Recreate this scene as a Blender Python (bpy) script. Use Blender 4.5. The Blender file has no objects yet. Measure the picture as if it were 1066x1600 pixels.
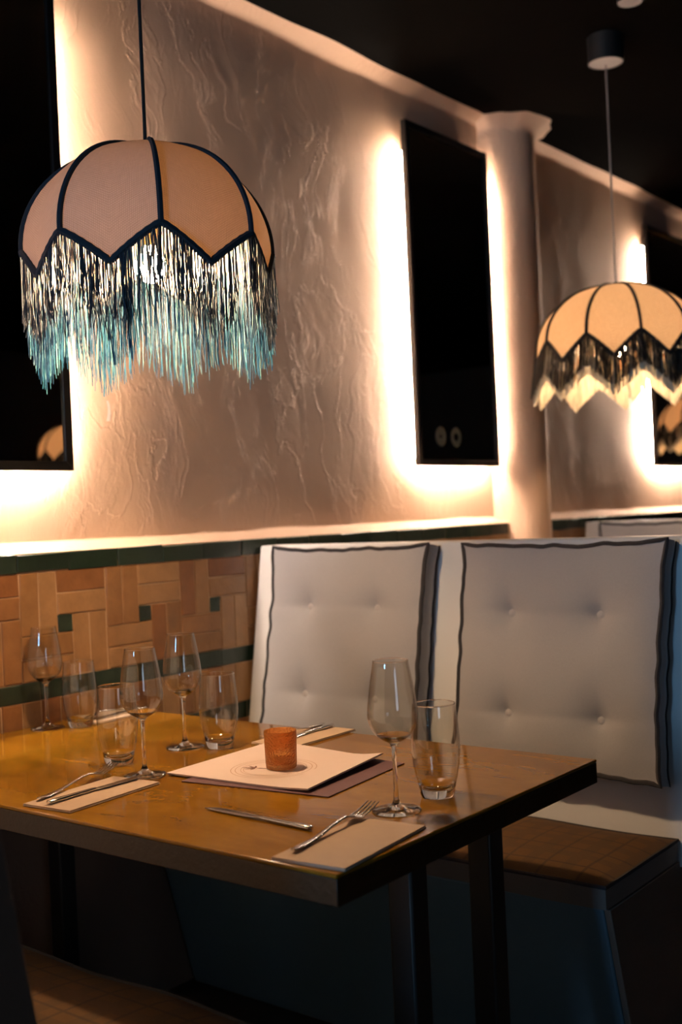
import bpy, math, random
from mathutils import Vector, Matrix, noise
C = bpy.context.scene.collection
S = bpy.context.scene
R = math.radians
rnd = random.Random(7)

# ------------------------------------------------------------------ camera
YAW, PITCH, ROLL = R(38.41), R(0.1336), R(-2.5391)
CAM = Vector((2.2046, -1.1127, 1.2093))
fw = Vector((-math.sin(YAW), math.cos(YAW), 0)); rt = Vector((math.cos(YAW), math.sin(YAW), 0)); up = Vector((0, 0, 1))
f2 = fw * math.cos(PITCH) + up * math.sin(PITCH); u2 = up * math.cos(PITCH) - fw * math.sin(PITCH)
r3 = rt * math.cos(ROLL) + u2 * math.sin(ROLL); u3 = u2 * math.cos(ROLL) - rt * math.sin(ROLL)
cd = bpy.data.cameras.new('camera'); cam = bpy.data.objects.new('camera', cd); C.objects.link(cam)
M = Matrix((r3, u3, -f2)).transposed().to_4x4(); M.translation = CAM
cam.matrix_world = M
cd.sensor_fit = 'VERTICAL'; cd.sensor_height = 36; cd.lens = 1763.1 / 1600 * 36; cd.clip_start = 0.02
cd.dof.use_dof = True; cd.dof.focus_distance = 2.0; cd.dof.aperture_fstop = 3.2
S.camera = cam

# ------------------------------------------------------------------ light and exposure
S.view_settings.view_transform = 'Standard'; S.view_settings.look = 'None'
S.view_settings.exposure = 0.0; S.view_settings.gamma = 1.0; S.view_settings.use_curve_mapping = False
S.cycles.max_bounces = 10; S.cycles.transparent_max_bounces = 40; S.cycles.sample_clamp_indirect = 8.0
LED = 410.0           # mirror back-light strips
BULB_A, BULB_B = 980.0, 380.0   # bulbs of the fringed lamp and of the amber lamps
DAY = 150.0           # daylight through the front window
W = bpy.data.worlds.new('world'); S.world = W; W.use_nodes = True
W.node_tree.nodes['Background'].inputs[0].default_value = (0.35, 0.55, 0.9, 1)
W.node_tree.nodes['Background'].inputs[1].default_value = 0.4
def area(name, loc, rot, sx, sy, energy, col):
    l = bpy.data.lights.new(name, 'AREA'); l.shape = 'RECTANGLE'; l.size = sx; l.size_y = sy; l.energy = energy; l.color = col
    o = bpy.data.objects.new(name, l); C.objects.link(o); o.location = loc; o.rotation_euler = rot
    return o
WX0, WX1, WZ0, WZ1, WY = 0.82, 1.30, 0.6, 2.35, -4.6
area('daylight', ((WX0 + WX1) / 2, WY - 0.45, (WZ0 + WZ1) / 2), (R(90), 0, 0), WX1 - WX0 + .1, WZ1 - WZ0 + .1, DAY, (0.24, 0.58, 1.0))

SIDE_FILL = 26.0          # fill for side faces, through an added window out of view
VY0, VY1, VZ0, VZ1, VX = -3.2, -1.9, 0.9, 2.3, 6.0
area('added_side_fill', (VX + .45, (VY0 + VY1) / 2, (VZ0 + VZ1) / 2), (R(90), 0, R(90)), VY1 - VY0 + .3, VZ1 - VZ0 + .3, SIDE_FILL, (0.62, 0.78, 1.0))

# ------------------------------------------------------------------ materials
def mat(name, col=(.5, .5, .5), rough=.6, metal=0, **kw):
    m = bpy.data.materials.new(name); m.use_nodes = True
    b = m.node_tree.nodes['Principled BSDF']
    b.inputs['Base Color'].default_value = (*col, 1); b.inputs['Roughness'].default_value = rough; b.inputs['Metallic'].default_value = metal
    for k, v in kw.items(): b.inputs[k.replace('_', ' ')].default_value = v
    return m
class N:
    """short node-graph builder"""
    def __init__(s, m): s.m = m; s.t = m.node_tree; s.b = s.t.nodes.get('Principled BSDF'); s.out = s.t.nodes['Material Output']
    def n(s, typ, **kw):
        x = s.t.nodes.new(typ)
        for k, v in kw.items():
            if hasattr(x, k): setattr(x, k, v)
        return x
    def link(s, a, b): s.t.links.new(a, b)
    def val(s, inp, v):
        if isinstance(v, (int, float)): inp.default_value = v
        elif isinstance(v, tuple): inp.default_value = v
        else: s.link(v, inp)
    def math(s, op, a, b=0.0, clamp=False):
        x = s.n('ShaderNodeMath', operation=op); x.use_clamp = clamp
        s.val(x.inputs[0], a); s.val(x.inputs[1], b); return x.outputs[0]
    def coord(s, kind='Object'): return s.n('ShaderNodeTexCoord').outputs[kind]
    def pos(s): return s.n('ShaderNodeNewGeometry').outputs['Position']
    def mapping(s, v, rot=(0, 0, 0), scale=(1, 1, 1), loc=(0, 0, 0)):
        x = s.n('ShaderNodeMapping'); s.link(v, x.inputs[0]); x.inputs['Rotation'].default_value = rot
        x.inputs['Scale'].default_value = scale; x.inputs['Location'].default_value = loc; return x.outputs[0]
    def noise(s, v, scale, detail=4, rough=.5, dist=0):
        x = s.n('ShaderNodeTexNoise'); s.link(v, x.inputs['Vector']); x.inputs['Scale'].default_value = scale
        x.inputs['Detail'].default_value = detail; x.inputs['Roughness'].default_value = rough; x.inputs['Distortion'].default_value = dist
        return x.outputs['Fac']
    def ramp(s, fac, stops):
        x = s.n('ShaderNodeValToRGB'); s.val(x.inputs[0], fac); e = x.color_ramp.elements
        while len(e) < len(stops): e.new(.5)
        for el, (p, c) in zip(e, stops): el.position = p; el.color = (*c, 1) if len(c) == 3 else c
        return x.outputs[0]
    def mix(s, fac, a, b, mode='MIX'):
        x = s.n('ShaderNodeMix', data_type='RGBA', blend_type=mode); s.val(x.inputs[0], fac)
        for i, v in ((6, a), (7, b)):
            if isinstance(v, tuple): x.inputs[i].default_value = (*v, 1) if len(v) == 3 else v
            else: s.link(v, x.inputs[i])
        return x.outputs[2]
    def bump(s, h, dist=.01, strength=1, to=None):
        x = s.n('ShaderNodeBump'); x.inputs['Distance'].default_value = dist; x.inputs['Strength'].default_value = strength
        s.link(h, x.inputs['Height'])
        s.link(x.outputs[0], (to or s.b).inputs['Normal']); return x.outputs[0]
    def wave(s, axis_out, freq):   # 0..1 sine of a scalar socket
        return s.math('ADD', s.math('MULTIPLY', s.math('SINE', s.math('MULTIPLY', axis_out, freq * 2 * math.pi)), .5), .5)
    def sep(s, v):
        x = s.n('ShaderNodeSeparateXYZ'); s.link(v, x.inputs[0]); return x.outputs

def m_plaster():
    m = mat('trowelled plaster', (.62, .48, .39), .75); g = N(m); p = g.pos()
    warp = g.n('ShaderNodeTexNoise'); g.link(p, warp.inputs['Vector']); warp.inputs['Scale'].default_value = 2.2; warp.inputs['Detail'].default_value = 3
    vm = g.n('ShaderNodeVectorMath', operation='MULTIPLY_ADD'); g.link(warp.outputs['Color'], vm.inputs[0]); vm.inputs[1].default_value = (.35, .35, .35); g.link(p, vm.inputs[2])
    v = g.mapping(vm.outputs[0], rot=(R(-28), 0, 0), scale=(1, 2.0, .75))
    def ridges(scale, width):
        n = g.noise(v, scale, 6, .62, .3)
        a = g.math('ABSOLUTE', g.math('SUBTRACT', n, .5))
        return g.math('SUBTRACT', 1, g.math('DIVIDE', a, width, True), True)
    mask = g.ramp(g.noise(p, 2.9, 2), [(.45, (0, 0, 0)), (.6, (1, 1, 1))])
    r1 = g.math('MULTIPLY', g.math('POWER', ridges(2.1, .030), 2), mask)
    r2 = g.math('MULTIPLY', ridges(5.0, .035), g.math('SUBTRACT', 1, mask))
    plate = g.ramp(g.noise(v, 2.6, 6, .6, .5), [(.50, (0, 0, 0)), (.515, (1, 1, 1)), (.64, (.1, .1, .1))])
    fine = g.noise(p, 55, 4, .65)
    big = g.noise(g.mapping(p, scale=(1, 1, .6)), 4.5, 3)
    h = g.math('ADD', g.math('MULTIPLY', r1, .35), g.math('MULTIPLY', r2, .10))
    h = g.math('ADD', h, g.math('MULTIPLY', plate, .3)); h = g.math('ADD', h, g.math('MULTIPLY', fine, .10)); h = g.math('ADD', h, g.math('MULTIPLY', big, .9))
    g.bump(h, .007, .55)
    g.link(g.mix(g.noise(p, 1.7, 4), (.58, .385, .265), (.68, .465, .335)), g.b.inputs['Base Color'])
    return m
def m_tile(name, stops, rough=.32):
    m = mat(name, (.3, .2, .1), rough); g = N(m); p = g.pos()
    rn = g.n('ShaderNodeObjectInfo').outputs['Random']
    base = g.ramp(rn, stops)
    cl = g.noise(p, 22, 5, .6)
    g.link(g.mix(.45, base, g.ramp(cl, [(.25, (.35, .33, .3)), (.7, (1, 1, 1))]), 'MULTIPLY'), g.b.inputs['Base Color'])
    g.bump(g.math('ADD', g.noise(p, 14, 2), g.math('MULTIPLY', g.noise(p, 90, 3), .25)), .006, .5)
    g.link(g.ramp(cl, [(.3, (.28,) * 3), (.75, (.5,) * 3)]), g.b.inputs['Roughness'])
    return m
def m_weave(name, c1, c2, freq, transl, tcol, bump=.0006):
    m = mat(name, c1, .85); g = N(m); uv = g.sep(g.coord('UV'))
    w1 = g.wave(uv[0], freq); w2 = g.wave(uv[1], freq)
    chk = g.math('MULTIPLY', w1, w2)
    slub = g.noise(g.mapping(g.coord('UV'), scale=(26, 3, 1)), 1.6, 4)
    slub2 = g.noise(g.mapping(g.coord('UV'), scale=(3, 26, 1)), 1.6, 4)
    f = g.math('ADD', g.math('MULTIPLY', chk, .5), g.math('MULTIPLY', g.math('ADD', slub, slub2), .35), True)
    col = g.mix(f, c2, c1); g.link(col, g.b.inputs['Base Color'])
    g.bump(chk, bump, .7)
    tr = g.n('ShaderNodeBsdfTranslucent'); tc = g.mix(f, tuple(x * .22 for x in tcol), tcol); g.link(tc, tr.inputs[0])
    mx = g.n('ShaderNodeMixShader'); mx.inputs[0].default_value = transl
    g.link(g.b.outputs[0], mx.inputs[1]); g.link(tr.outputs[0], mx.inputs[2]); g.link(mx.outputs[0], g.out.inputs[0])
    return m
def m_thread(name, stops, transl=.3):
    m = mat(name, (.1, .1, .1), .45); g = N(m)
    a = g.n('ShaderNodeAttribute', attribute_name='tint'); col = g.ramp(a.outputs['Fac'], stops)
    g.link(col, g.b.inputs['Base Color'])
    tr = g.n('ShaderNodeBsdfTranslucent'); g.link(col, tr.inputs[0])
    mx = g.n('ShaderNodeMixShader'); mx.inputs[0].default_value = transl
    g.link(g.b.outputs[0], mx.inputs[1]); g.link(tr.outputs[0], mx.inputs[2]); g.link(mx.outputs[0], g.out.inputs[0])
    return m
def m_emit(name, col, strength):
    m = bpy.data.materials.new(name); m.use_nodes = True; t = m.node_tree; t.nodes.clear()
    e = t.nodes.new('ShaderNodeEmission'); o = t.nodes.new('ShaderNodeOutputMaterial'); e.inputs[0].default_value = (*col, 1); e.inputs[1].default_value = strength
    t.links.new(e.outputs[0], o.inputs[0]); return m
def m_thin_glass(name, tint=(.97, .98, .97), rough=.0, ior=1.5):
    m = bpy.data.materials.new(name); m.use_nodes = True; t = m.node_tree; t.nodes.clear()
    o = t.nodes.new('ShaderNodeOutputMaterial'); lw = t.nodes.new('ShaderNodeLayerWeight'); lw.inputs[0].default_value = .5
    pw = t.nodes.new('ShaderNodeMath'); pw.operation = 'POWER'; t.links.new(lw.outputs['Facing'], pw.inputs[0]); pw.inputs[1].default_value = 4.5
    f = t.nodes.new('ShaderNodeMath'); f.operation = 'MULTIPLY_ADD'; t.links.new(pw.outputs[0], f.inputs[0]); f.inputs[1].default_value = .8; f.inputs[2].default_value = .04
    a = t.nodes.new('ShaderNodeBsdfTransparent'); a.inputs[0].default_value = (*tint, 1)
    g = t.nodes.new('ShaderNodeBsdfGlossy'); g.inputs['Roughness'].default_value = rough
    x = t.nodes.new('ShaderNodeMixShader'); t.links.new(f.outputs[0], x.inputs[0]); t.links.new(a.outputs[0], x.inputs[1]); t.links.new(g.outputs[0], x.inputs[2])
    t.links.new(x.outputs[0], o.inputs[0]); return m
def m_fabric(name, c1, c2, freq=900, bump=.0008):
    m = mat(name, c1, .95, Sheen_Weight=.25); g = N(m); p = g.coord('Object'); s = g.sep(p)
    w = g.math('MULTIPLY', g.wave(s[0], freq), g.wave(s[2], freq))
    f = g.math('ADD', g.math('MULTIPLY', g.noise(p, 300, 3, .7), .9), g.math('MULTIPLY', g.noise(p, 9, 3), .3), True)
    g.link(g.mix(f, c1, c2), g.b.inputs['Base Color'])
    g.bump(g.math('ADD', w, g.noise(p, 350, 2)), bump, .5); return m
def m_plaid():
    m = mat('plaid seat fabric', (.3, .2, .12), .95); g = N(m); p = g.coord('Object'); s = g.sep(p)
    def band(sock, per, w, off=0):
        x = g.math('FRACT', g.math('ADD', g.math('DIVIDE', sock, per), 10.0 + off)); return g.math('LESS_THAN', x, w)
    base = g.mix(g.noise(p, 12, 3), (.085, .041, .011), (.125, .062, .018))
    b1 = g.math('MAXIMUM', band(s[0], .085, .3), band(s[1], .085, .3))
    b2 = g.math('MAXIMUM', band(s[0], .085, .07, .45), band(s[1], .085, .07, .45))
    c = g.mix(g.math('MULTIPLY', b1, .5), base, (.06, .036, .018)); c = g.mix(g.math('MULTIPLY', b2, .7), c, (.045, .025, .015))
    g.link(c, g.b.inputs['Base Color']); g.bump(g.noise(p, 300, 2), .001, .5); return m
def m_tabletop():
    m = mat('lacquered golden brown tabletop', (.2, .11, .04), .2, Specular_IOR_Level=.30); g = N(m); p = g.pos()
    a = g.noise(g.mapping(p, scale=(1, 2.2, 1)), 3.5, 6, .62, .6); b = g.noise(p, 40, 5, .7)
    c = g.ramp(a, [(.28, (.15, .062, .003)), (.5, (.26, .115, .006)), (.72, (.33, .165, .013))])
    c = g.mix(.12, c, g.ramp(b, [(.3, (.45, .4, .35)), (.65, (1, 1, 1))]), 'MULTIPLY'); g.link(c, g.b.inputs['Base Color'])
    scr = g.math('SUBTRACT', 1, g.math('DIVIDE', g.math('ABSOLUTE', g.math('SUBTRACT', g.noise(g.mapping(p, rot=(0, 0, .5), scale=(4, 40, 1)), 2, 2), .5)), .03, True), True)
    g.link(g.math('ADD', g.ramp(g.noise(p, 14, 4, .6), [(.3, (.06,) * 3), (.75, (.16,) * 3)]), g.math('MULTIPLY', scr, .02)), g.b.inputs['Roughness'])
    g.bump(g.math('ADD', g.noise(p, 5, 2), g.math('MULTIPLY', b, .02)), .0004, .2); return m
def m_paint(name, c1, c2, rough=.6, scale=6, bump=.002):
    m = mat(name, c1, rough); g = N(m); p = g.pos(); n = g.noise(p, scale, 5, .6)
    g.link(g.mix(n, c1, c2), g.b.inputs['Base Color']); g.bump(g.noise(p, scale * 12, 4), bump, .5); return m
PLASTER = m_plaster()
TILE_B = m_tile('brown glazed tile', [(0, (.22, .105, .038)), (.25, (.34, .18, .075)), (.45, (.27, .13, .05)), (.65, (.38, .215, .10)), (.85, (.30, .15, .06)), (1, (.22, .085, .03))])
TILE_G = m_tile('dark green glazed tile', [(0, (.008, .021, .013)), (.5, (.014, .034, .020)), (1, (.019, .034, .026))], .25)
GROUT = m_paint('tan grout', (.46, .31, .20), (.52, .36, .24), .9, 20)
CEIL = m_paint('black ceiling paint', (.0045, .0045, .0045), (.006, .006, .006), .9, 3)
CEIL.node_tree.nodes['Principled BSDF'].inputs['Specular IOR Level'].default_value = 0
DARKWALL = m_paint('dark brown wall paint', (.03, .022, .018), (.04, .03, .025), .8, 3)
FLOOR = m_paint('dark timber floor', (.018, .012, .008), (.03, .02, .014), .6, 4)
WHITE = m_paint('off-white painted wood', (.68, .68, .69), (.73, .73, .74), .55, 5, .001)
EDGE = m_paint('dark stained table edge', (.016, .007, .002), (.028, .013, .004), .4, 9)
ENDP = m_paint('dark brown end panel', (.13, .09, .07), (.17, .12, .095), .7, 8)
BASEM = m_paint('plinth with blue daylight tint', (.085, .155, .21), (.11, .18, .235), .6, 6, .001)  # white base; blue daylight and under-table shade are mixed into this colour
TABLE = m_tabletop()
BLACK = mat('black powder-coated steel', (.012, .012, .013), .45)
FRAME = mat('black mirror frame', (.012, .011, .011), .35)
MIRROR = mat('mirror glass', (.62, .52, .42), .02, 1)
LEDM = m_emit('warm white back light', (1.0, .76, .58), LED)
NAVY = m_paint('navy braid', (.010, .022, .035), (.02, .04, .06), .85, 150, .003)
BRAIDB = m_paint('black braid', (.012, .010, .009), (.02, .018, .016), .85, 150, .003)
LINEN = m_weave('tan linen', (.82, .67, .56), (.46, .33, .24), 28, .035, (.75, .38, .14))
RAFFIA = m_weave('amber raffia', (.55, .30, .14), (.26, .11, .035), 13, .22, (.95, .70, .48))
TH_NAVY = m_thread('navy thread', [(0, (.006, .012, .026)), (.75, (.010, .028, .055)), (1, (.03, .08, .13))], .06)
TH_TEAL = m_thread('teal thread', [(0, (.003, .045, .11)), (.5, (.005, .085, .19)), (.8, (.03, .20, .30)), (1, (.27, .48, .50))], .08)
TH_BLACK = m_thread('black thread', [(0, (.008, .007, .006)), (.8, (.02, .015, .01)), (1, (.12, .07, .03))], .15)
TH_CREAM = m_thread('cream thread', [(0, (.84, .76, .58)), (1, (.92, .85, .70))], .25)
BULBA = m_emit('lit bulb', (1.0, .66, .36), BULB_A)
BULBB = m_emit('lit amber bulb', (1.0, .66, .38), BULB_B)
BRASS = mat('aged brass', (.35, .22, .09), .35, 1)
CORDB = mat('black fabric cord', (.01, .01, .011), .8)
CORDG = mat('grey fabric cord', (.30, .25, .22), .8)
WPLASTIC = mat('white plastic', (.75, .73, .7), .5)
GREYDISC = mat('grey disc', (.38, .35, .34), .6)
CUSH = m_fabric('grey cushion fabric', (.32, .318, .34), (.41, .41, .43))
BUTTON = m_fabric('cushion button fabric', (.40, .385, .395), (.48, .46, .465))
PIPING = m_paint('charcoal piping', (.02, .02, .024), (.04, .04, .045), .9, 120)
PLAID = m_plaid()
SIDEF = m_fabric('grey brown seat border fabric', (.13, .11, .10), (.18, .155, .14))
GLASS = mat('clear glass', (1, 1, 1), 0, 0, Transmission_Weight=1, IOR=1.5)
THIN = m_thin_glass('thin clear glass')
STEEL = mat('polished steel', (.62, .60, .57), .16, 1)
PAPER = m_paint('pink menu paper', (.70, .55, .50), (.74, .59, .54), .8, 30, .0005)
PURPLE = m_paint('dark plum card', (.10, .045, .055), (.13, .06, .07), .8, 30, .0005)
INK = mat('brown ink', (.16, .07, .05), .8)
INKL = mat('pale brown ink', (.52, .33, .25), .8)
INKG = mat('grey ink', (.17, .13, .12), .8)
NAPKIN = m_paint('taupe paper napkin', (.46, .33, .24), (.52, .38, .28), .9, 60, .0006)
NAPKIN2 = m_paint('kraft paper napkin', (.52, .38, .27), (.58, .43, .31), .9, 60, .0006)
WAX = mat('white wax', (.8, .7, .6), .5, 0, Subsurface_Weight=.3)
TIN = mat('tealight tin', (.6, .6, .6), .3, 1)
def m_wall_glass():   # thin blown glass: clear face-on, mirror-like and a little darker where it is seen edge-on
    m = mat('thin blown glass', (1, 1, 1), 0); g = N(m)
    lw = g.n('ShaderNodeLayerWeight'); lw.inputs[0].default_value = .5; f = lw.outputs['Facing']
    t = g.n('ShaderNodeBsdfTransparent'); g.link(g.ramp(f, [(0, (.985, .985, .98)), (.72, (.95, .95, .94)), (.93, (.74, .73, .72)), (1, (.6, .59, .58))]), t.inputs[0])
    s_ = g.n('ShaderNodeBsdfGlossy'); s_.inputs['Roughness'].default_value = 0
    k = g.math('ADD', g.math('MULTIPLY', g.math('POWER', f, 3.5), .8), .07)
    x = g.n('ShaderNodeMixShader'); g.link(k, x.inputs[0]); g.link(t.outputs[0], x.inputs[1]); g.link(s_.outputs[0], x.inputs[2]); g.link(x.outputs[0], g.out.inputs[0]); return m
WALLG = m_wall_glass()
def m_amber():
    m = mat('amber crackle glass', (.80, .26, .05), .25, 0, Transmission_Weight=.72, IOR=1.3); g = N(m); p = g.coord('Object')
    v = g.n('ShaderNodeTexVoronoi'); g.link(p, v.inputs['Vector']); v.inputs['Scale'].default_value = 260
    g.link(g.mix(g.noise(p, 120, 3), (.88, .36, .09), (.98, .56, .20)), g.b.inputs['Base Color'])
    g.bump(v.outputs['Distance'], .002, .8); return m
AMBER = m_amber()

# ------------------------------------------------------------------ mesh helpers
class MB:
    def __init__(s): s.v = []; s.f = []; s.uv = None; s.att = None
    def add(s, vs, fs):
        k = len(s.v); s.v += [tuple(x) for x in vs]; s.f += [tuple(i + k for i in f) for f in fs]
    def box(s, a, b):
        x0, y0, z0 = a; x1, y1, z1 = b
        s.add([(x0, y0, z0), (x1, y0, z0), (x1, y1, z0), (x0, y1, z0), (x0, y0, z1), (x1, y0, z1), (x1, y1, z1), (x0, y1, z1)],
              [(0, 3, 2, 1), (4, 5, 6, 7), (0, 1, 5, 4), (1, 2, 6, 5), (2, 3, 7, 6), (3, 0, 4, 7)])
    def hexa(s, lo, hi):   # two quads bottom / top
        s.add(lo + hi, [(0, 3, 2, 1), (4, 5, 6, 7), (0, 1, 5, 4), (1, 2, 6, 5), (2, 3, 7, 6), (3, 0, 4, 7)])
    def tube(s, pts, r, n=8, closed=False, caps=True):
        pts = [Vector(p) for p in pts]; m = len(pts); rings = []; prev = None
        for i, p in enumerate(pts):
            d = (pts[(i + 1) % m] - pts[i - 1]) if closed else (pts[min(i + 1, m - 1)] - pts[max(i - 1, 0)])
            if d.length < 1e-9: d = Vector((0, 0, 1))
            d.normalize()
            if prev is None: a = d.orthogonal().normalized()
            else:
                a = prev - d * prev.dot(d); a = a.normalized() if a.length > 1e-6 else d.orthogonal().normalized()
            prev = a; b = d.cross(a); rr = r[i] if isinstance(r, (list, tuple)) else r
            rings.append([p + (a * math.cos(2 * math.pi * k / n) + b * math.sin(2 * math.pi * k / n)) * rr for k in range(n)])
        vs = [v for q in rings for v in q]; fs = []
        for i in range(m if closed else m - 1):
            j = (i + 1) % m
            for k in range(n): fs.append((i * n + k, i * n + (k + 1) % n, j * n + (k + 1) % n, j * n + k))
        if caps and not closed: fs += [tuple(range(n - 1, -1, -1)), tuple((m - 1) * n + k for k in range(n))]
        s.add(vs, fs)
    def lathe(s, prof, n=32, c=(0, 0, 0), closed=False):
        vs = []; fs = []; idx = []
        for r, z in prof:
            if r < 1e-6: idx.append([len(vs)] * n); vs.append((c[0], c[1], c[2] + z))
            else:
                idx.append(list(range(len(vs), len(vs) + n)))
                vs += [(c[0] + r * math.cos(2 * math.pi * k / n), c[1] + r * math.sin(2 * math.pi * k / n), c[2] + z) for k in range(n)]
        rng = range(len(prof)) if closed else range(len(prof) - 1)
        for i in rng:
            A, B = idx[i], idx[(i + 1) % len(prof)]
            for k in range(n):
                q = [A[k], A[(k + 1) % n], B[(k + 1) % n], B[k]]; u = []
                for t in q:
                    if t not in u: u.append(t)
                if len(u) > 2: fs.append(tuple(u))
        s.add(vs, fs)
    def grid(s, nu, nv, fn):
        vs = [fn(i / nu, j / nv) for j in range(nv + 1) for i in range(nu + 1)]
        s.add(vs, [(j * (nu + 1) + i, j * (nu + 1) + i + 1, (j + 1) * (nu + 1) + i + 1, (j + 1) * (nu + 1) + i) for j in range(nv) for i in range(nu)])
    def mesh(s, name, material, smooth=True, angle=40):
        me = bpy.data.meshes.new(name); me.from_pydata(s.v, [], s.f); me.materials.append(material)
        if s.uv:
            l = me.uv_layers.new(name='UVMap')
            for lp in me.loops: l.data[lp.index].uv = s.uv[lp.vertex_index]
        if s.att:
            a = me.attributes.new('tint', 'FLOAT', 'POINT'); a.data.foreach_set('value', s.att)
        me.update()
        if smooth:
            me.shade_smooth(); me.set_sharp_from_angle(angle=R(angle))
        return me
    def build(s, name, material, parent=None, loc=None, smooth=True, angle=40, bevel=0, seg=2):
        o = bpy.data.objects.new(name, s.mesh(name, material, smooth, angle)); C.objects.link(o)
        if parent: o.parent = parent
        if loc is not None: o.location = loc
        if bevel:
            b = o.modifiers.new('bevel', 'BEVEL'); b.width = bevel; b.segments = seg; b.limit_method = 'ANGLE'
        return o
def tag(o, label=None, cat=None, group=None, kind=None):
    for k, v in (('label', label), ('category', cat), ('group', group), ('kind', kind)):
        if v: o[k] = v
    return o
def thing(name, label, cat, loc, rz=0, group=None, rx=0):
    o = bpy.data.objects.new(name, None); C.objects.link(o); o.empty_display_size = .05
    o.location = loc; o.rotation_euler = (rx, 0, rz); return tag(o, label, cat, group)
def dup(o, loc=None, label=None, parent=None, group=None, rz=None):
    c = o.copy(); C.objects.link(c)
    if parent: c.parent = parent
    if loc is not None: c.location = loc
    if rz is not None: c.rotation_euler.z = rz
    if label: c['label'] = label
    if group: c['group'] = group
    for ch in list(o.children): dup(ch, parent=c)
    return c

# ------------------------------------------------------------------ room shell
XW, ZC, ZT = -.06, 2.727, 1.151       # plaster plane, ceiling, top of tiled dado
Y0, Y1, X1 = WY, 9.4, 6.0
b = MB(); b.box((-.3, Y0 - .2, -.1), (X1 + .2, Y1 + .2, 0)); tag(b.build('floor', FLOOR), 'dark timber floor under the tables', kind='structure')
b = MB(); b.box((-.3, Y0 - .2, ZC), (X1 + .2, Y1 + .2, ZC + .1)); tag(b.build('ceiling', CEIL), 'black painted ceiling', kind='structure')
b = MB()
for a, c in (((Y0, 0), (VY0, ZC)), ((VY1, 0), (Y1, ZC)), ((VY0, 0), (VY1, VZ0)), ((VY0, VZ1), (VY1, ZC))): b.box((X1, a[0], a[1]), (X1 + .1, c[0], c[1]))
tag(b.build('wall_right', DARKWALL), kind='structure')
b = MB(); ym = (VY0 + VY1) / 2
for a, c in (((VY0, VZ0), (VY0 + .06, VZ1)), ((VY1 - .06, VZ0), (VY1, VZ1)), ((VY0 + .06, VZ0), (VY1 - .06, VZ0 + .06)), ((VY0 + .06, VZ1 - .06), (VY1 - .06, VZ1)), ((ym - .03, VZ0 + .06), (ym + .03, VZ1 - .06))): b.box((X1 + .02, a[0], a[1]), (X1 + .08, c[0], c[1]))
fill_win = tag(b.build('added_fill_window', FRAME), kind='structure')  # unseen opening, added to carry the side fill light
b = MB(); b.box((X1 + .05, VY0 + .06, VZ0 + .06), (X1 + .055, VY1 - .06, VZ1 - .06)); b.build('pane', THIN, fill_win)
b = MB(); b.box((-.06, Y1, 0), (X1, Y1 + .1, ZC)); tag(b.build('wall_back', DARKWALL), kind='structure')
b = MB()
for a, c in (((-.06, Y0 - .1, 0), (WX0, Y0, ZC)), ((WX1, Y0 - .1, 0), (X1, Y0, ZC)), ((WX0, Y0 - .1, 0), (WX1, Y0, WZ0)), ((WX0, Y0 - .1, WZ1), (WX1, Y0, ZC))): b.box(a, c)
tag(b.build('wall_front', DARKWALL), kind='structure')
b = MB(); mx = (WX0 + WX1) / 2; mz = WZ0 + .8
for a, c in (((WX0, WZ0), (WX0 + .06, WZ1)), ((WX1 - .06, WZ0), (WX1, WZ1)), ((WX0 + .06, WZ0), (WX1 - .06, WZ0 + .06)), ((WX0 + .06, WZ1 - .06), (WX1 - .06, WZ1)), ((mx - .03, WZ0 + .06), (mx + .03, WZ0 + .07)), ((WX0 + .06, mz), (mx, mz + .05)), ((mx, mz), (WX1 - .06, mz + .05))):
    b.box((a[0], Y0 - .08, a[1]), (c[0], Y0 - .02, c[1]))
win = tag(b.build('window_1', FRAME), kind='structure')
b = MB(); b.box((WX0 + .06, Y0 - .055, WZ0 + .06), (WX1 - .06, Y0 - .05, WZ1 - .06)); b.build('pane', THIN, win)

# plaster wall: rises from a splayed foot above the tiles, flares into a ragged lip under the ceiling
def lipn(y, k): return noise.noise(Vector((y * k, 3.3, 1.7)))
def wall_x(y, z):
    x = XW + .006 * noise.noise(Vector((y * 1.6, z * 1.6, 0))) + .0025 * noise.noise(Vector((y * 6, z * 5, 4)))
    t = (1.175 + .003 * lipn(y, 5) - z) / .023
    if t > 0: x = XW + min(t, 1) * (-.0 - XW) - .002
    lip = .028 + .010 * lipn(y, 3.1) + .006 * lipn(y, 11)
    t = (z - (ZC - lip)) / lip
    if t > 0: x = XW + (.050 + .012 * lipn(y + 9, 4)) * t ** 1.4
    return x
zs = [ZT + i * .004 for i in range(9)]
while zs[-1] < ZC - .075: zs.append(zs[-1] + .03)
k0 = zs[-1]; zs += [k0 + (ZC - k0) * i / 10 for i in range(1, 11)]
b = MB(); NY = 420; ya, yb = Y0, 7.5
b.grid(NY, len(zs) - 1, lambda u, v: (wall_x(ya + (yb - ya) * u, zs[round(v * (len(zs) - 1))]), ya + (yb - ya) * u, zs[round(v * (len(zs) - 1))]))
b.box((-.25, Y0, 0), (-.13, Y1, ZC))
b.box((-.13, yb, 0), (XW, Y1, ZC))
wall = tag(b.build('wall_left', PLASTER, angle=75), 'pink trowelled plaster wall above the tiled dado', kind='structure')
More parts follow.
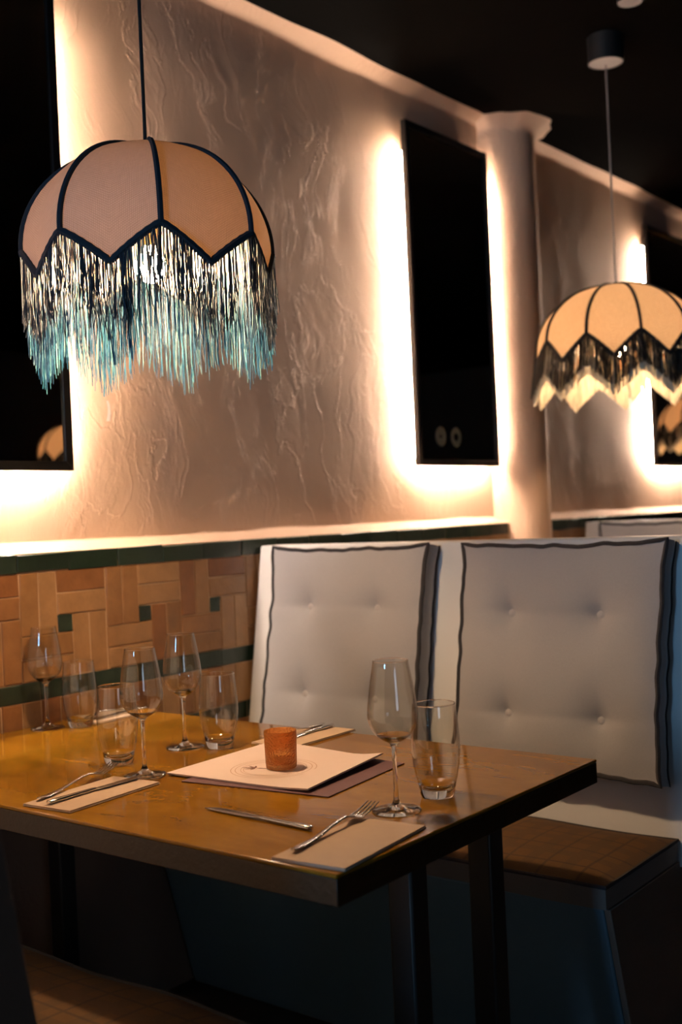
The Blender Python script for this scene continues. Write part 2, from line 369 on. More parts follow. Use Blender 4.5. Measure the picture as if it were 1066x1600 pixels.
# column
cy0, cr = 2.856, .156
def col_r(z, a):
    lip = .05 + .012 * noise.noise(Vector((a * 2, 7, 0)))
    t = max(0, (z - (ZC - lip)) / lip)
    return cr + .003 * noise.noise(Vector((a * 2, z * 2.5, 5))) + t ** 1.3 * (.03 + .075 * (a / math.pi) ** 1.5 + .02 * noise.noise(Vector((a * 3, 0, 2))))
zc = [i * ZC / 40 * .96 for i in range(41)] + [ZC * .96 + (ZC - ZC * .96) * i / 10 for i in range(1, 11)]
b = MB(); b.grid(36, len(zc) - 1, lambda u, v: (XW - .01 + col_r(zc[round(v * (len(zc) - 1))], u * math.pi) * math.sin(u * math.pi), cy0 - col_r(zc[round(v * (len(zc) - 1))], u * math.pi) * math.cos(u * math.pi), zc[round(v * (len(zc) - 1))]))
tag(b.build('column', PLASTER, angle=75), 'half-round plaster column between the mirrors', kind='structure')
# tiled dado: backing and single tiles
b = MB(); b.box((-.13, Y0, 0), (-.0028, 7.5, ZT - .001)); dado = tag(b.build('wall_left_dado', GROUT), 'dado of brown and green glazed tiles', kind='structure')
def tile(y0, y1, z0, z1, m, proud=0):
    g = .0009; y0 += g; y1 -= g; z0 += g; z1 -= g
    if y1 - y0 < .008: return
    j = lambda s: rnd.uniform(-s, s); e = .0022; x = .0 + proud + j(.0014); J = .0012
    q = [(y0 + j(J), z0 + j(J)), (y1 + j(J), z0 + j(J)), (y1 + j(J), z1 + j(J)), (y0 + j(J), z1 + j(J))]
    cy, cz = (y0 + y1) / 2, (z0 + z1) / 2; t = [j(.0012) for _ in range(4)]
    vs = [(-.0105 - cx0, y - cy, z - cz) for (y, z) in q for cx0 in (0,)]
    vs += [(x - .002, y - cy, z - cz) for (y, z) in q]
    vs += [(x + t[i], y - cy + (e if y < cy else -e), z - cz + (e if z < cz else -e)) for i, (y, z) in enumerate(q)]
    fs = [(0 + i, (i + 1) % 4, 4 + (i + 1) % 4, 4 + i) for i in range(4)] + [(4 + i, 4 + (i + 1) % 4, 8 + (i + 1) % 4, 8 + i) for i in range(4)] + [(8, 9, 10, 11)]
    mb = MB(); mb.add(vs, fs); mb.build('tile', m, dado, (0, cy, cz), smooth=False)
b = MB(); b.box((-.0127, Y0, 0), (-.0015, 2.70, .535)); b.box((-.0127, 3.02, 0), (-.0015, 7.5, .535)); tag(b.build('baseboard_left', ENDP, bevel=.002), kind='structure')
U = .2535 / 6
spans = [(-.06, 2.702), (3.01, 4.75)]
def row(z0, z1, w, off, m, lo, hi, jit=.0, proud=0):
    for s0, s1 in spans:
        y = off + w * math.floor((max(lo, s0) - off) / w)
        while y < min(hi, s1):
            a, c = max(y, s0, lo), min(y + w, s1, hi)
            if c > a: tile(a, c, z0 + rnd.uniform(-jit, jit), z1 + rnd.uniform(-jit, jit), m, proud)
            y += w
row(1.1055, ZT, .1507, .455, TILE_G, -9, 9, .0015, .002)
row(.807, .852, .1507, .508, TILE_G, -9, 1.36, .001)
row(.697, .807, .0545, .02, TILE_B, -9, 1.36)
row(.651, .697, .1507, .45, TILE_G, -9, 1.36, .001)
row(.54, .651, .0545, .0, TILE_B, 0, 1.25)
def block(y0):
    z0 = .852
    def put(a, c, d, e, m=TILE_B):
        ya_, yb_ = y0 + a * U, y0 + c * U
        for s0, s1 in spans:
            p, q = max(ya_, s0), min(yb_, s1)
            if q - p > .006: tile(p, q, z0 + d * U, z0 + e * U, m)
    put(2.5, 3.5, 2.5, 3.5, TILE_G)
    far = y0 > 1.35
    if not far: put(0, 3.5, 0, 1.25); put(3.5, 4.75, 0, 3.5); put(4.75, 6, 0, 3.5)
    put(0, 3.5, 1.25, 2.5)
    put(2.5, 6, 3.5, 4.75); put(2.5, 6, 4.75, 6)
    put(0, 1.25, 2.5, 6); put(1.25, 2.5, 2.5, 6)
for k in range(-2, 17): block(.4615 + k * .2535)

# ------------------------------------------------------------------ mirrors with back light
def mirror(y0, y1, z0, z1, label, marks=False):
    o = thing('wall_mirror', label, 'mirror', (0, (y0 + y1) / 2, z0), group='back-lit mirrors on the plaster wall')
    h = z1 - z0; w = (y1 - y0) / 2; fwid = .022; m = MB()
    def bar(p):   # mitred frame bar as prism between outer/inner edge points
        (a, c), (d, e) = p
        q = [a, c, d, e]
        m.hexa([(-.022, y, z) for y, z in q], [(0, y, z) for y, z in q])
    O = [(-w, 0), (w, 0), (w, h), (-w, h)]; I = [(-w + fwid, fwid), (w - fwid, fwid), (w - fwid, h - fwid), (-w + fwid, h - fwid)]
    for i in range(4):
        m = MB(); bar(((O[i], O[(i + 1) % 4]), (I[(i + 1) % 4], I[i]))); m.build('frame_bar', FRAME, o, bevel=.0012)
    m = MB(); m.box((-.016, -w + fwid - .003, fwid - .003), (-.006, w - fwid + .003, h - fwid + .003)); m.build('mirror_glass', MIRROR, o)
    m = MB(); m.box((XW + .004, -w + .05, .05), (-.0215, w - .05, h - .05)); m.build('back_box', FRAME, o)
    for (ya, yb, za, zb) in ((-w + .022, -w + .030, .03, h - .10), (w - .030, w - .022, .03, h - .10), (-w + .03, w - .03, .022, .030)):
        m = MB(); m.box((-.040, ya, za), (-.030, yb, zb)); m.build('light_strip', LEDM, o)
        m = MB()
        if yb - ya < .1:
            s = 1 if ya < 0 else -1; m.box((-.040, min(yb, yb + s * .022) if s > 0 else ya - .022, za), (-.0215, max(yb, yb + .022) if s > 0 else ya, zb))
        else: m.box((-.040, ya, zb), (-.0215, yb, .052))
        m.build('strip_holder', FRAME, o)
    if marks:
        for yc, r0 in ((-.125, .006), (-.025, .013)):
            m = MB(); m.lathe([(r0, 0), (.020, 0), (.034, .0006), (.036, 0)], 28); g = m.build('round_mark', MARK, o, (-.0058, yc, .105)); g.rotation_euler = (0, R(90), 0)
    return o
MARK = mat('grey green mark', (.11, .12, .10), .7)  # flat grey-green colour of the round rings on the mirror
mirror(.10, .634, 1.345, 2.57, 'large black-framed mirror with white glow, beside the teal fringed lamp')
mirror(2.12, 2.664, 1.367, 2.57, 'tall dark mirror with white glow, between open wall and the half-round column', True)
mirror(4.164, 4.70, 1.378, 2.56, 'dark mirror with white glow behind the amber lamp, past the column')
# tape scrap on the wall
b = MB(); b.grid(2, 6, lambda u, v: (-.05 + .006 * math.sin(v * 3.1), (u - .5) * .012 * (1 - v * .5), v * .052))
tag(b.build('plaster_flake', WPLASTIC, loc=(0, .788, 1.475)), 'small white flake peeling off the plaster below the fringed lamp', 'flake')

# ------------------------------------------------------------------ benches and cushions
SEAT = .505; TH = math.atan(.09 / .49)
def bench(sgn, yb, yf, xa, xb, label, inset=0):
    """sgn=+1: sitter faces -Y, yb = panel front at seat level, yf = seat front"""
    o = thing('booth_bench', label, 'bench', ((xa + xb) / 2, yb, 0), group='white booth benches')
    hw = (xb - xa) / 2; Z = 1.13; t = math.tan(TH)
    yt = sgn * (Z - SEAT) * t; y0 = sgn * (0 - SEAT) * t * 0; bk = yt + sgn * .09
    m = MB(); lo = [(-hw, y0 - sgn * .0, .44), (hw + .04, y0, .44), (hw + .04, bk, .44), (-hw, bk, .44)]; hi = [(-hw, yt, Z), (hw + .04, yt, Z), (hw + .04, bk, Z), (-hw, bk, Z)]
    m.hexa(lo, hi); m.build('back_panel', WHITE, o, bevel=.006, seg=3)
    m = MB(); m.hexa([(hw + .040, y0, .44), (hw + .046, y0, .44), (hw + .046, bk, .44), (hw + .040, bk, .44)], [(hw + .040, yt, Z), (hw + .046, yt, Z), (hw + .046, bk, Z), (hw + .040, bk, Z)]); m.build('end_cap', ENDP, o, bevel=.001)
    f = yf - yb; m = MB()
    l = -hw + inset; m.hexa([(l, f + sgn * .13, 0), (hw - .01, f + sgn * .13, 0), (hw - .01, bk, 0), (l, bk, 0)], [(l, f + sgn * .006, SEAT - .053), (hw - .01, f + sgn * .006, SEAT - .053), (hw - .01, bk, SEAT - .053), (l, bk, SEAT - .053)])
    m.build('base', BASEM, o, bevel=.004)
    m = MB(); m.hexa([(hw - .0095, f + sgn * .135, .0), (hw + .004, f + sgn * .135, 0), (hw + .004, bk, 0), (hw - .0095, bk, 0)], [(hw - .0095, f + sgn * .009, SEAT - .0535), (hw + .004, f + sgn * .009, SEAT - .0535), (hw + .004, bk, SEAT - .0535), (hw - .0095, bk, SEAT - .0535)]); m.build('end_panel', ENDP, o, bevel=.002)
    return o
def seat_cushion(yb, yf, xa, xb, label, sgn):
    w, d = xb - xa, abs(yb - yf); h = .052
    ya, yb_ = (min(yb, yf), max(yb, yf))
    o = thing('seat_cushion', label, 'cushion', ((xa + xb) / 2, (ya + yb_) / 2, SEAT - h), group='plaid seat cushions on the booth benches')
    def edge(u): return .004 * math.sin(u * 19) + .003 * noise.noise(Vector((u * 9, 1, 2)))
    def top(u, v):
        x, y = (u - .5) * w, (v - .5) * d; e = min(u * w, (1 - u) * w, v * d, (1 - v) * d)
        return (x, y + edge(u) * abs(v - .5) * 2, h - .010 + .022 * (1 - math.exp(-e / .05)) + .003 * noise.noise(Vector((x * 5, y * 6, 1))))
    m = MB(); m.grid(60, 24, top); m.build('top_cover', PLAID, o, angle=80)
    loop = [top(i / 40, 0) for i in range(41)] + [top(1, i / 12) for i in range(1, 13)] + [top(1 - i / 40, 1) for i in range(1, 41)] + [top(0, 1 - i / 12) for i in range(1, 12)]
    m = MB(); n = len(loop); m.add([(x, y, 0) for x, y, z in loop] + loop, [(i, (i + 1) % n, n + (i + 1) % n, n + i) for i in range(n)] + [tuple(range(n - 1, -1, -1))]); m.build('side_border', SIDEF, o)
    m = MB(); m.tube(loop, .0042, 6, closed=True); m.build('piping', PIPING, o)
    return o
YB, YF = 1.158, .815
bench(1, YB, YF, .012, 1.262, 'white booth bench with two grey cushions beyond the table')
sc1 = seat_cushion(YB + .004, YF, .02, 1.262, 'plaid seat cushion on the bench below the grey cushions', 1)
bench(-1, -.352, .037, .012, 1.150, 'white booth bench at lower left with its back to the camera side')
seat_cushion(-.356, .037, .02, 1.262, 'shadowed plaid seat cushion at lower left under the near table edge', -1)
def back_cushion(xc, zb, w, h, label, seed, dots, yb=YB):
    t = .058; q = Vector((0, -math.cos(TH), -math.sin(TH))) * 0
    yp = yb + (zb - SEAT) * math.tan(TH)
    o = thing('back_cushion', label, 'cushion', (xc, yp - .001, zb), rx=-TH, group='grey tufted back cushions')
    sx = seed * 3.1
    def wob(s): return .006 * noise.noise(Vector((s * 6, sx, 0))) + .004 * noise.noise(Vector((s * 13, sx, 3)))
    def fxy(u, v):
        x = (u - .5) * w + wob(v + 5 * (u > .5)) * abs(u - .5) * 2; z = v * h + wob(u + 9 + 5 * (v > .5)) * abs(v - .5) * 2
        cu, cv = abs(u - .5) * 2, abs(v - .5) * 2
        k = (cu * cv) ** 6; x += (u - .5) * .02 * k; z += (v - .5) * .02 * k
        return x, z
    def front(u, v):
        x, z = fxy(u, v); e = min(u, 1 - u) * w, min(v, 1 - v) * h
        y = -t - .020 * (1 - math.exp(-e[0] / .05)) * (1 - math.exp(-e[1] / .05))
        for bx, bz in dots:
            dx, dz = x - bx, z - bz; dd = math.hypot(dx, dz)
            y += .027 * math.exp(-(dd / .044) ** 1.2) + .006 * math.exp(-abs(dz) / .012) * math.exp(-abs(dx) / .07) + .004 * math.exp(-abs(dx) / .012) * math.exp(-abs(dz) / .06)
        return (x, y + .0025 * noise.noise(Vector((x * 9, z * 9, sx))), z)
    m = MB(); m.grid(72, 72, front); fr = m.build('front_cover', CUSH, o, angle=80)
    K = 40
    def loop(yy, off=0):
        P = [(0 + i / K, 0) for i in range(K)] + [(1, i / K) for i in range(K)] + [(1 - i / K, 1) for i in range(K)] + [(0, 1 - i / K) for i in range(K)]
        out = []
        for (u, v) in P:
            x, y, z = front(u, v) if yy is None else (*fxy(u, v), 0)
            if yy is None: out.append((x, y, z))
            else:
                a, c = fxy(u, v); out.append((a * .99, yy, c))
        return out
    A, B2 = loop(None), loop(-.003); n = len(A)
    mid = [((a[0] + c[0]) / 2 + (.006 if a[0] > 0 else -.006) * (abs(a[0]) > w * .45), (a[1] + c[1]) / 2, (a[2] + c[2]) / 2) for a, c in zip(A, B2)]
    m = MB(); m.add(A + mid + B2, [(i, (i + 1) % n, n + (i + 1) % n, n + i) for i in range(n)] + [(n + i, n + (i + 1) % n, 2 * n + (i + 1) % n, 2 * n + i) for i in range(n)] + [tuple(2 * n + i for i in range(n))])
    m.build('side_border', CUSH, o, angle=80)
    m = MB(); m.tube(A, .0054, 6, closed=True); m.build('piping', PIPING, o)
    m = MB(); m.tube(B2, .0036, 6, closed=True); m.build('rear_piping', PIPING, o)
    for bx, bz in dots:
        m = MB(); m.lathe([(0, .0065), (.005, .006), (.009, .0038), (.0115, .000), (.0112, -.004), (.009, -.012), (0, -.012)], 18)
        u, v = bx / w + .5, bz / h; yy = front(u, v)[1]
        g = m.build('button', BUTTON, o, (bx, yy - .0035, bz)); g.rotation_euler = (R(90), 0, 0)
    return o
dots1 = ((-.118, .345), (.105, .345), (-.115, .115), (.115, .115))
c1 = back_cushion(.375, .62, .495, .495, 'grey tufted cushion against the tiled wall end of the bench', 1, dots1)
c2 = back_cushion(.990, .615, .495, .50, 'grey tufted cushion nearest the bench end, lower corner showing past the table', 2, dots1)
# next booth beyond
DY = 2.05
bench(1, YB + DY, YF + DY, .02, 1.262, 'pale booth bench of the next booth, only its top edge showing', .12)
for c_, lab in ((c1, 'pale cushion of the next booth nearest the column'), (c2, 'pale cushion of the next booth farther from the column')):
    dup(c_, (c_.location.x, c_.location.y + DY, c_.location.z), lab)

# ------------------------------------------------------------------ table
L, WD = 1.289, .75
t = thing('dining_table', 'golden brown lacquered table set for four against the tiled wall', 'table', (.645, WD / 2, 0))
b = MB(); b.box((.0045 - .645, -WD / 2, .744), (L - .645, WD / 2, .75)); b.build('tabletop', TABLE, t, bevel=.0022, seg=3)
b = MB(); b.box((.005 - .645, -WD / 2 + .0006, .708), (L - .6456, WD / 2 - .0006, .744)); b.build('edge_band', EDGE, t, bevel=.001)
for px in (.08, 1.21):
    b = MB(); b.box((px - .645 - .035, -.30, 0), (px - .645 + .035, .30, .012)); b.build('foot_plate', BLACK, t, bevel=.002)
    b = MB(); b.box((px - .645 - .03, -.28, .700), (px - .645 + .03, .28, .708)); b.build('top_plate', BLACK, t, bevel=.001)
    for py in (-.112, .112):
        b = MB(); b.box((px - .645 - .022, py - .022, .012), (px - .645 + .022, py + .022, .700)); b.build('post', BLACK, t, bevel=.004)
ZB = .75

# ------------------------------------------------------------------ glasses
def wine_glass(x, y, label, z=ZB):
    o = thing('wine_glass', label, 'glass', (x, y, z), group='wine glasses on the table')
    out = [(.0265, .1165), (.0345, .1275), (.0385, .1390), (.0396, .1480), (.0389, .1600), (.0366, .1780), (.0334, .1990), (.0298, .2190), (.0280, .2295), (.0276, .2312)]
    inn = [(.0254, .1180)] + [(r - .0011, z_) for r, z_ in out[1:]]
    m = MB(); m.lathe(out, 44); m.lathe(inn[::-1], 44); m.build('bowl', WALLG, o, angle=80)
    m = MB(); m.lathe([(.02705 + .0010 * math.cos(t_), .2315 + .0009 * math.sin(t_)) for t_ in [i * math.pi / 5 for i in range(10)]][::1], 44, closed=True); m.build('rim', GLASS, o, angle=180)
    m = MB(); m.lathe([(0, .0003), (.038, .0003), (.0385, .0012), (.0380, .0022), (.028, .0034), (.015, .0058), (.0075, .010), (.0042, .018), (.0034, .035), (.0034, .075), (.0038, .092), (.0046, .099), (.0066, .1035), (.0105, .1065), (.0180, .1105), (.0265, .1165)], 40)
    m.lathe([(.0254, .1180), (.0172, .1128), (.0090, .1102), (0, .1094)], 40); m.build('stem_and_foot', GLASS, o, angle=70)
    return o
def tumbler(x, y, label, z=ZB):
    o = thing('water_tumbler', label, 'glass', (x, y, z), group='water tumblers on the table')
    out = [(.0306, .0215), (.0335, .032), (.0375, .052), (.0395, .075), (.0395, .095), (.0375, .120), (.0350, .1450), (.0345, .1490)]
    inn = [(r - .0013, z_) for r, z_ in out]; inn[0] = (.0288, .0222)
    m = MB(); m.lathe(out, 44); m.lathe(inn[::-1], 44); m.build('wall', WALLG, o, angle=80)
    m = MB(); m.lathe([(.0339 + .0012 * math.cos(t_), .1492 + .0010 * math.sin(t_)) for t_ in [i * math.pi / 5 for i in range(10)]], 44, closed=True); m.build('rim', GLASS, o, angle=180)
    m = MB(); m.lathe([(.0288, .0222), (.0258, .0186), (.020, .0148), (.012, .0126), (0, .0120)], 40); m.lathe([(0, .0022), (.018, .0018), (.0250, .0004), (.0278, .005), (.0292, .014), (.0306, .0215)], 40); m.build('thick_base', GLASS, o, angle=70)
    return o
wine_glass(1.176, .290, 'wine glass beside the fork with bare tines, nearest the table end')
tumbler(1.182, .395, 'water tumbler nearest the table end, beside a faint round mark')
wine_glass(.628, .266, 'wine glass at the tip of the fork and knife on the wall-side near napkin')
tumbler(.503, .312, 'water tumbler half behind the near wine glass, left of centre')
wine_glass(.511, .479, 'wine glass standing between the pink menu and the tiled wall')
tumbler(.577, .513, 'water tumbler touching the far left corner of the pink menu')
wine_glass(.052, .485, 'wine glass farthest left, close to the tiled wall')
tumbler(.111, .533, 'water tumbler close to the tiled wall, in front of a napkin')
# ------------------------------------------------------------------ candle holder, menu
o = thing('candle_holder', 'amber crackle glass candle holder standing on the pink menu', 'candle', (.832, .412, ZB + .0062))
b = MB(); b.lathe([(0, .0004), (.026, .0004), (.0278, .002), (.0285, .01), (.0300, .066), (.0294, .0675), (.0285, .066), (.0268, .012), (.0255, .009), (0, .009)], 40); b.build('glass_cup', AMBER, o, angle=60)
b = MB(); b.lathe([(0, .0095), (.0185, .0095), (.019, .0105), (.019, .024), (.0184, .024), (.018, .021), (0, .021)], 28); tl = b.build('tealight', TIN, o)
b = MB(); b.lathe([(0, .0212), (.0178, .0212), (.0178, .0216), (0, .0222)], 24); b.build('wax', WAX, tl)
b = MB(); b.tube([(0, 0, .0216), (.0005, 0, .027), (.0015, 0, .031)], .0007, 6); b.build('wick', BLACK, tl)
def sheet(pts, z, th, m, name, parent, curl):
    A, B_, D, E_ = [Vector((p[0], p[1], 0)) for p in pts]
    def f(u, v, dz):
        p = (A * (1 - u) + B_ * u) * (1 - v) + (E_ * (1 - u) + D * u) * v
        return (p.x, p.y, z + dz + curl(u, v))
    mb = MB(); n = 16; mb.grid(n, n, lambda u, v: f(u, v, th)); mb.grid(n, n, lambda u, v: f(v, u, 0))
    k = (n + 1) ** 2; per = [(i, 0) for i in range(n)] + [(n, i) for i in range(n)] + [(n - i, n) for i in range(n)] + [(0, n - i) for i in range(n)]
    a = [j * (n + 1) + i for i, j in per]; c = [k + i * (n + 1) + j for i, j in per]; q = len(per)
    mb.f += [(c[i], c[(i + 1) % q], a[(i + 1) % q], a[i]) for i in range(q)]
    return mb.build(name, m, parent, angle=30), f
mc = Vector((.83, .42, ZB))
def rel(pts): return [(x - mc.x, y - mc.y) for x, y in pts]
o = thing('menu_folder', 'dark plum menu folder sticking out under the pink menu', 'menu', mc)
sheet(rel([(.728, .262), (1.032, .300), (1.000, .560), (.70, .575)]), .0004, .0016, PURPLE, 'cover', o, lambda u, v: 0)
o = thing('menu', 'pink paper menu under the amber candle holder', 'menu', mc)
curl = lambda u, v: .011 * max(0, (u - .72) / .28) ** 1.6 * (.35 + .65 * v) 
sh, mf = sheet(rel([(.667, .284), (.987, .302), (.954, .558), (.652, .595)]), .0026, .0030, PAPER, 'pages', o, curl)
# print: rings and a small plant emblem, lying on the page
b = MB(); ec = (-.008, -.018); zt = .0059
for r_, w_ in ((.078, .0008), (.070, .0008), (.060, .0006), (.055, .0006)):
    n = 64; vs = [(ec[0] + (r_ + s * w_) * math.cos(2 * math.pi * i / n), ec[1] + (r_ + s * w_) * math.sin(2 * math.pi * i / n), zt) for s in (-1, 1) for i in range(n)]
    b.add(vs, [(i, (i + 1) % n, n + (i + 1) % n, n + i) for i in range(n)])
b.build('printed_rings', INKL, o, smooth=False)
b = MB()
def leaf(mb, c, ang, ln, wd, z=zt + .0002):
    d = Vector((math.cos(ang), math.sin(ang))); q = Vector((-d.y, d.x)); c = Vector(c)
    P = [c, c + d * ln * .35 + q * wd, c + d * ln * .75 + q * wd * .6, c + d * ln, c + d * ln * .75 - q * wd * .6, c + d * ln * .35 - q * wd]
    mb.add([(p.x, p.y, z) for p in P], [tuple(range(6))])
for k, (an, ln) in enumerate(((200, .028), (236, .022), (164, .024), (275, .017), (130, .018), (20, .026))): leaf(b, (ec[0] - .030, ec[1] - .016), R(an), ln, .0026)
b.build('printed_plant_emblem', INK, o, smooth=False)
b = MB(); b.add([(.128 - .0, -.075, .0062), (.146, -.062, .0064), (.128, -.050, .0063), (.110, -.062, .0060)], [(0, 1, 2, 3)]); b.build('printed_stamp', INKG, o, smooth=False)

# ------------------------------------------------------------------ napkins and cutlery
def napkin(x, y, w, d, rz, label, m):
    o = thing('paper_napkin', label, 'napkin', (x, y, ZB), rz, 'folded napkins on the table')
    b = MB(); b.box((-w / 2, -d / 2, .0004), (w / 2, d / 2, .0024)); b.build('bottom_fold', m, o, bevel=.0009)
    b = MB(); b.grid(10, 14, lambda u, v: ((u - .5) * w * .985, (v - .5) * d * .985 - .001, .0047 + .0008 * math.sin(u * 3.1) * math.sin(v * 3.1)))
    n = len(b.v); nf = 11
    b.box((-w * .4925, -d * .4925 - .001, .0026), (w * .4925, d * .4925 - .001, .0046)); b.build('top_fold', m, o, angle=50)
    return o
def sweep(mb, st):   # stations (y, x, z, halfwidth, halfthick)
    n = 10; vs = []
    for (y, x, z, a, c) in st:
        for k in range(n):
            t_ = 2 * math.pi * k / n; vs.append((x + a * math.copysign(abs(math.cos(t_)) ** .8, math.cos(t_)), y, z + c * math.sin(t_)))
    m = len(st)
    mb.add(vs, [(i * n + k, i * n + (k + 1) % n, (i + 1) * n + (k + 1) % n, (i + 1) * n + k) for i in range(m - 1) for k in range(n)] + [tuple(range(n - 1, -1, -1)), tuple((m - 1) * n + k for k in range(n))])
def fork(x, y, z, rz, label, ln=.20):
    o = thing('fork', label, 'fork', (x, y, z), rz, 'forks'); k = ln / .20
    b = MB(); sweep(b, [(0, 0, .0042, .0035, .0012), (.004 * k, 0, .0040, .0062, .0018), (.02 * k, 0, .0026, .0066, .0017), (.05 * k, 0, .0032, .0054, .0017), (.085 * k, 0, .0075, .0036, .0019), (.11 * k, 0, .0105, .0030, .0019), (.128 * k, 0, .0108, .0034, .0018)]); b.build('handle', STEEL, o, angle=60)
    b = MB(); sweep(b, [(.127 * k, 0, .0108, .0034, .0018), (.134 * k, 0, .0092, .0065, .0014), (.141 * k, 0, .0066, .0105, .0011), (.150 * k, 0, .0044, .0122, .0010), (.157 * k, 0, .0042, .0122, .0010)])
    for j in range(4):
        xx = (j - 1.5) * .0066; sweep(b, [(.155 * k, xx, .0042, .0022, .0010), (.170 * k, xx, .0056, .0019, .0010), (.188 * k, xx * .97, .0094, .0016, .0009), (.200 * k, xx * .95, .0128, .0007, .0006)])
    b.build('tines', STEEL, o, angle=60); return o
def knife(x, y, z, rz, label, ln=.225):
    o = thing('table_knife', label, 'knife', (x, y, z), rz, 'table knives'); k = ln / .225
    b = MB(); sweep(b, [(0, 0, .0036, .0036, .0020), (.003 * k, 0, .0036, .0060, .0032), (.02 * k, 0, .0036, .0062, .0034), (.06 * k, 0, .0036, .0052, .0031), (.100 * k, 0, .0036, .0044, .0028), (.108 * k, 0, .0036, .0036, .0022)]); b.build('handle', STEEL, o, angle=60)
    b = MB(); sweep(b, [(.107 * k, 0, .0034, .0038, .0016), (.116 * k, .001, .003, .0070, .0010), (.14 * k, .0012, .0028, .0086, .0008), (.18 * k, .0010, .0026, .0092, .0008), (.205 * k, .0000, .0026, .0084, .0007), (.218 * k, -.003, .0026, .0052, .0006), (.225 * k, -.0055, .0026, .0012, .0005)]); b.build('blade', STEEL, o, angle=60)
    return o
ZN = ZB + .0056
napkin(1.222, .118, .118, .220, .10, 'taupe napkin at the near table corner under a single fork', NAPKIN)
fork(1.190, .030, ZN, .02 + math.atan2(-( 1.153 - 1.191), .271) , 'fork alone on the taupe napkin at the near table corner', .235)
knife(1.131, .140, ZB + .0004, R(90 - 3.3), 'table knife lying bare on the tabletop in front of the menu', .228)
napkin(.660, .122, .112, .212, .09, 'napkin with fork and knife at the table edge toward the lower left', NAPKIN)
fork(.626, .034, ZN, math.atan2(-(.545 - .626), .255), 'fork tipped up on the napkin toward the lower left', .235)
knife(.662, .026, ZN, math.atan2(.01, .205), 'table knife beside the fork on the napkin toward the lower left', .215)
napkin(.672, .665, .112, .205, .0, 'kraft napkin with knife and fork behind the amber candle holder', NAPKIN2)
knife(.668, .765, ZN, R(180) + .03, 'table knife on the kraft napkin behind the amber candle holder', .205)
fork(.640, .768, ZN, R(180) + .02, 'fork on the kraft napkin behind the amber candle holder', .2)
napkin(.075, .655, .108, .185, .0, 'kraft napkin by the tiled wall behind the farthest tumbler', NAPKIN2)
knife(.095, .745, ZN, R(180), 'table knife on the napkin by the tiled wall', .195)
fork(.065, .745, ZN, R(180), 'fork on the napkin by the tiled wall', .19)

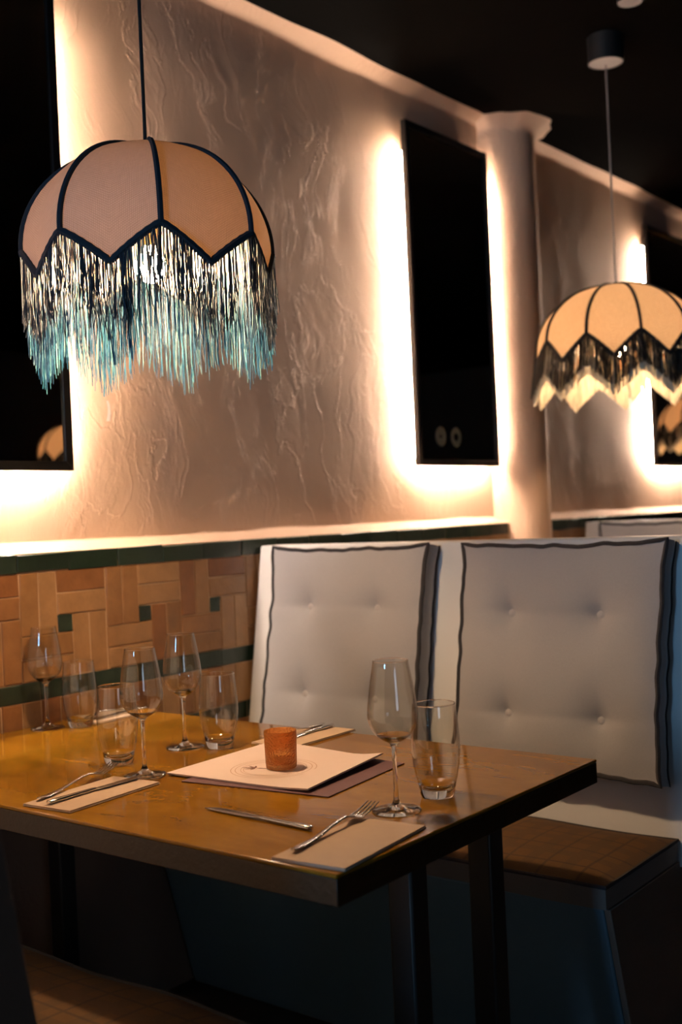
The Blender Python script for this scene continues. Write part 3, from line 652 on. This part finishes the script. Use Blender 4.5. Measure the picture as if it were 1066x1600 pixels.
# ------------------------------------------------------------------ pendant lamps
def pendant(name, label, x, y, z, npan, a, bb, zn, dp, rot, fabric, braid, layers, cordm, bulb_m, bulb_z, flat, canopy, group, flare=0.0, white_bottom=True):
    o = thing(name, label, 'pendant lamp', (x, y, z), rot, group)
    r0 = .018
    def prof(zz):      # radius at depth zz below apex
        if zz <= bb: return max(r0, a * math.sqrt(max(0, 1 - (1 - zz / bb) ** 2)) ** .94)
        return a + flare * (zz - bb)
    step = 2 * math.pi / npan
    def edge_z(u): 
        s = 1 - abs(2 * u - 1); return zn + dp * (s ** 1.15)
    def pt(ang, zz, u, off=0):
        k = 1 - flat * (1 - (2 * u - 1) ** 2) * min(1, zz / .06); r = (prof(zz) + off) * k
        return (r * math.cos(ang), r * math.sin(ang), -zz)
    NU, NV = 14, 18
    for i in range(npan):
        m = MB()
        def f(u, v, i=i): zz = edge_z(u) * (1 - math.cos(v * math.pi / 2) * 1.0) if v < 1 else edge_z(u); return pt((i + u) * step, max(zz, .0002), u)
        m.grid(NU, NV, f); m.uv = [(u / NU * a * step * 10, v / NV * 3) for v in range(NV + 1) for u in range(NU + 1)]
        m.build('shade_panel', fabric, o, angle=85)
        m = MB(); m.tube([pt(i * step, max(.0005, zn * (1 - math.cos(v / 20 * math.pi / 2))), 0, .002) for v in range(21)], .0055, 6); m.build('rib', braid, o)
        m = MB(); N_ = 24; m.tube([pt((i + k / N_) * step, edge_z(k / N_), k / N_, .002) for k in range(N_ + 1)], [.0066 + .0008 * (k % 2) for k in range(N_ + 1)], 6); m.build('scalloped_braid', braid, o)
    m = MB(); m.lathe([(0, .010), (.010, .010), (.014, .006), (.020, .002), (.020, -.003), (0, -.003)], 20); m.build('top_cap', braid, o)
    # wire ring
    for (lname, lm, count, ln, lj, rr, off, clump, flx) in layers:
        m = MB(); att = []; q = random.Random(len(lname) + count)
        for i in range(count):
            an = q.uniform(0, 1)
            if clump: an = (math.floor(an * clump) + .5 + .5 * (q.random() + q.random() + q.random() - 1.5) / 1.5 * .95) / clump
            an *= npan; pi_ = int(an) % npan; u = an - int(an); ez = edge_z(u)
            ang = an * step; length = ln + q.uniform(-lj, lj * .5); tn = q.random()
            seg = 7; pts = []; r1 = rr * q.uniform(.75, 1.25); ph = q.uniform(0, 6.28); tw = q.uniform(0, .003) 
            frz = flx * (1 if q.random() < .5 else .25); da = 0; dr = 0
            k = 1 - flat * (1 - (2 * u - 1) ** 2); R_ = (prof(ez) + off + q.uniform(-.003, .003)) * k
            for s in range(seg + 1):
                t_ = s / seg; da += q.uniform(-1, 1) * frz * (.25 + t_ * t_ * 2); dr += q.uniform(-1, 1) * frz * (.2 + t_ * t_ * 1.5)
                rad = R_ + dr + flare * length * t_ * .5
                aa = ang + da / R_ + tw * math.sin(ph + t_ * 5) / R_
                pts.append((rad * math.cos(aa), rad * math.sin(aa), -ez - length * t_))
            k0 = len(m.v); m.tube(pts, [r1] * seg + [r1 * .7], 3, caps=False); att += [tn] * (len(m.v) - k0)
        m.att = att; tag(m.build(lname, lm, o, angle=180), kind='stuff')
    m = MB(); br = .030; m.lathe([(0, -br)] + [(br * math.sin(t_), -br * math.cos(t_)) for t_ in [i * math.pi * .85 / 10 for i in range(1, 11)]] + [(.012, br * 1.2), (.012, br * 1.35), (0, br * 1.35)], 24); m.build('bulb', bulb_m, o, (0, 0, bulb_z))
    m = MB(); m.lathe([(0, 0), (.016, 0), (.018, .01), (.018, .045), (.008, .055), (0, .055)], 20); sk = m.build('socket', BRASS, o, (0, 0, bulb_z + br * 1.3))
    m = MB(); m.tube([(0, 0, bulb_z + br * 1.3 + .05), (0, 0, .005)], .004, 8); m.build('stem', BRASS, o)
    m = MB(); m.tube([(0, 0, .006), (0, 0, ZC - z - (.09 if canopy else .02))], .0035 if cordm is CORDB else .0028, 8); m.build('cord', cordm, o)
    h = .085 if canopy else .02; rr = .058
    m = MB(); zt_ = ZC - z; m.lathe([(0, zt_), (rr, zt_), (rr, zt_ - h), (rr - .003, zt_ - h - .001), (rr - .003, zt_ - h + .004), (0, zt_ - h + .004)], 32); cn = m.build('ceiling_canopy', BLACK, o)
    if canopy:
        m = MB(); m.lathe([(0, zt_ - h + .004), (rr - .0035, zt_ - h + .004), (rr - .0035, zt_ - h + .001), (0, zt_ - h + .001)], 32); m.build('canopy_disc', GREYDISC, cn)
    return o
# (layer name, material, threads, length, jitter, radius, offset, clumps, frizz)
pendant('fringed_pendant_lamp', 'linen dome pendant lamp with long navy and teal thread fringe', .592, .368, 1.927, 8, .236, .195, .203, .062, R(-90 + 38.4 + 14), LINEN, NAVY,
        [('navy_fringe', TH_NAVY, 1000, .130, .035, .00112, .004, 0, .0026), ('teal_fringe', TH_TEAL, 560, .185, .024, .00095, -.004, 150, .0018)],
        CORDB, BULBA, -.228, .05, False, None)
p2 = pendant('amber_pendant_lamp', 'glowing amber dome pendant lamp with short black fringe, over the next booth', .647, 2.345, 1.915, 10, .262, .19, .185, .075, R(-90 + 38.4 + 1), RAFFIA, BRAIDB,
        [('black_fringe', TH_BLACK, 1300, .100, .006, .0011, .005, 0, .0006), ('cream_fringe', TH_CREAM, 2000, .125, .004, .0014, -.007, 0, .0005)],
        CORDG, BULBB, -.205, .03, True, 'amber pendant lamps', .28)
dup(p2, (.57, 6.29, 1.90), 'amber pendant lamp down the room, showing in the mirror past the column')
dup(p2, (3.64, 3.58, 1.88), 'amber pendant lamp across the room, showing in the mirror beside the fringed lamp')
# ceiling spot
o = thing('ceiling_spotlight', 'small ceiling spotlight with a pale face at the top edge', 'spotlight', (.885, 2.0, ZC - .075))
b = MB(); b.lathe([(0, .075), (.036, .075), (.036, 0), (.033, 0), (.033, .003), (0, .003)], 28); b.build('housing', BLACK, o)
b = MB(); b.lathe([(0, .003), (.0325, .003), (.0325, .001), (0, .001)], 28); b.build('face_plate', GREYDISC, o)
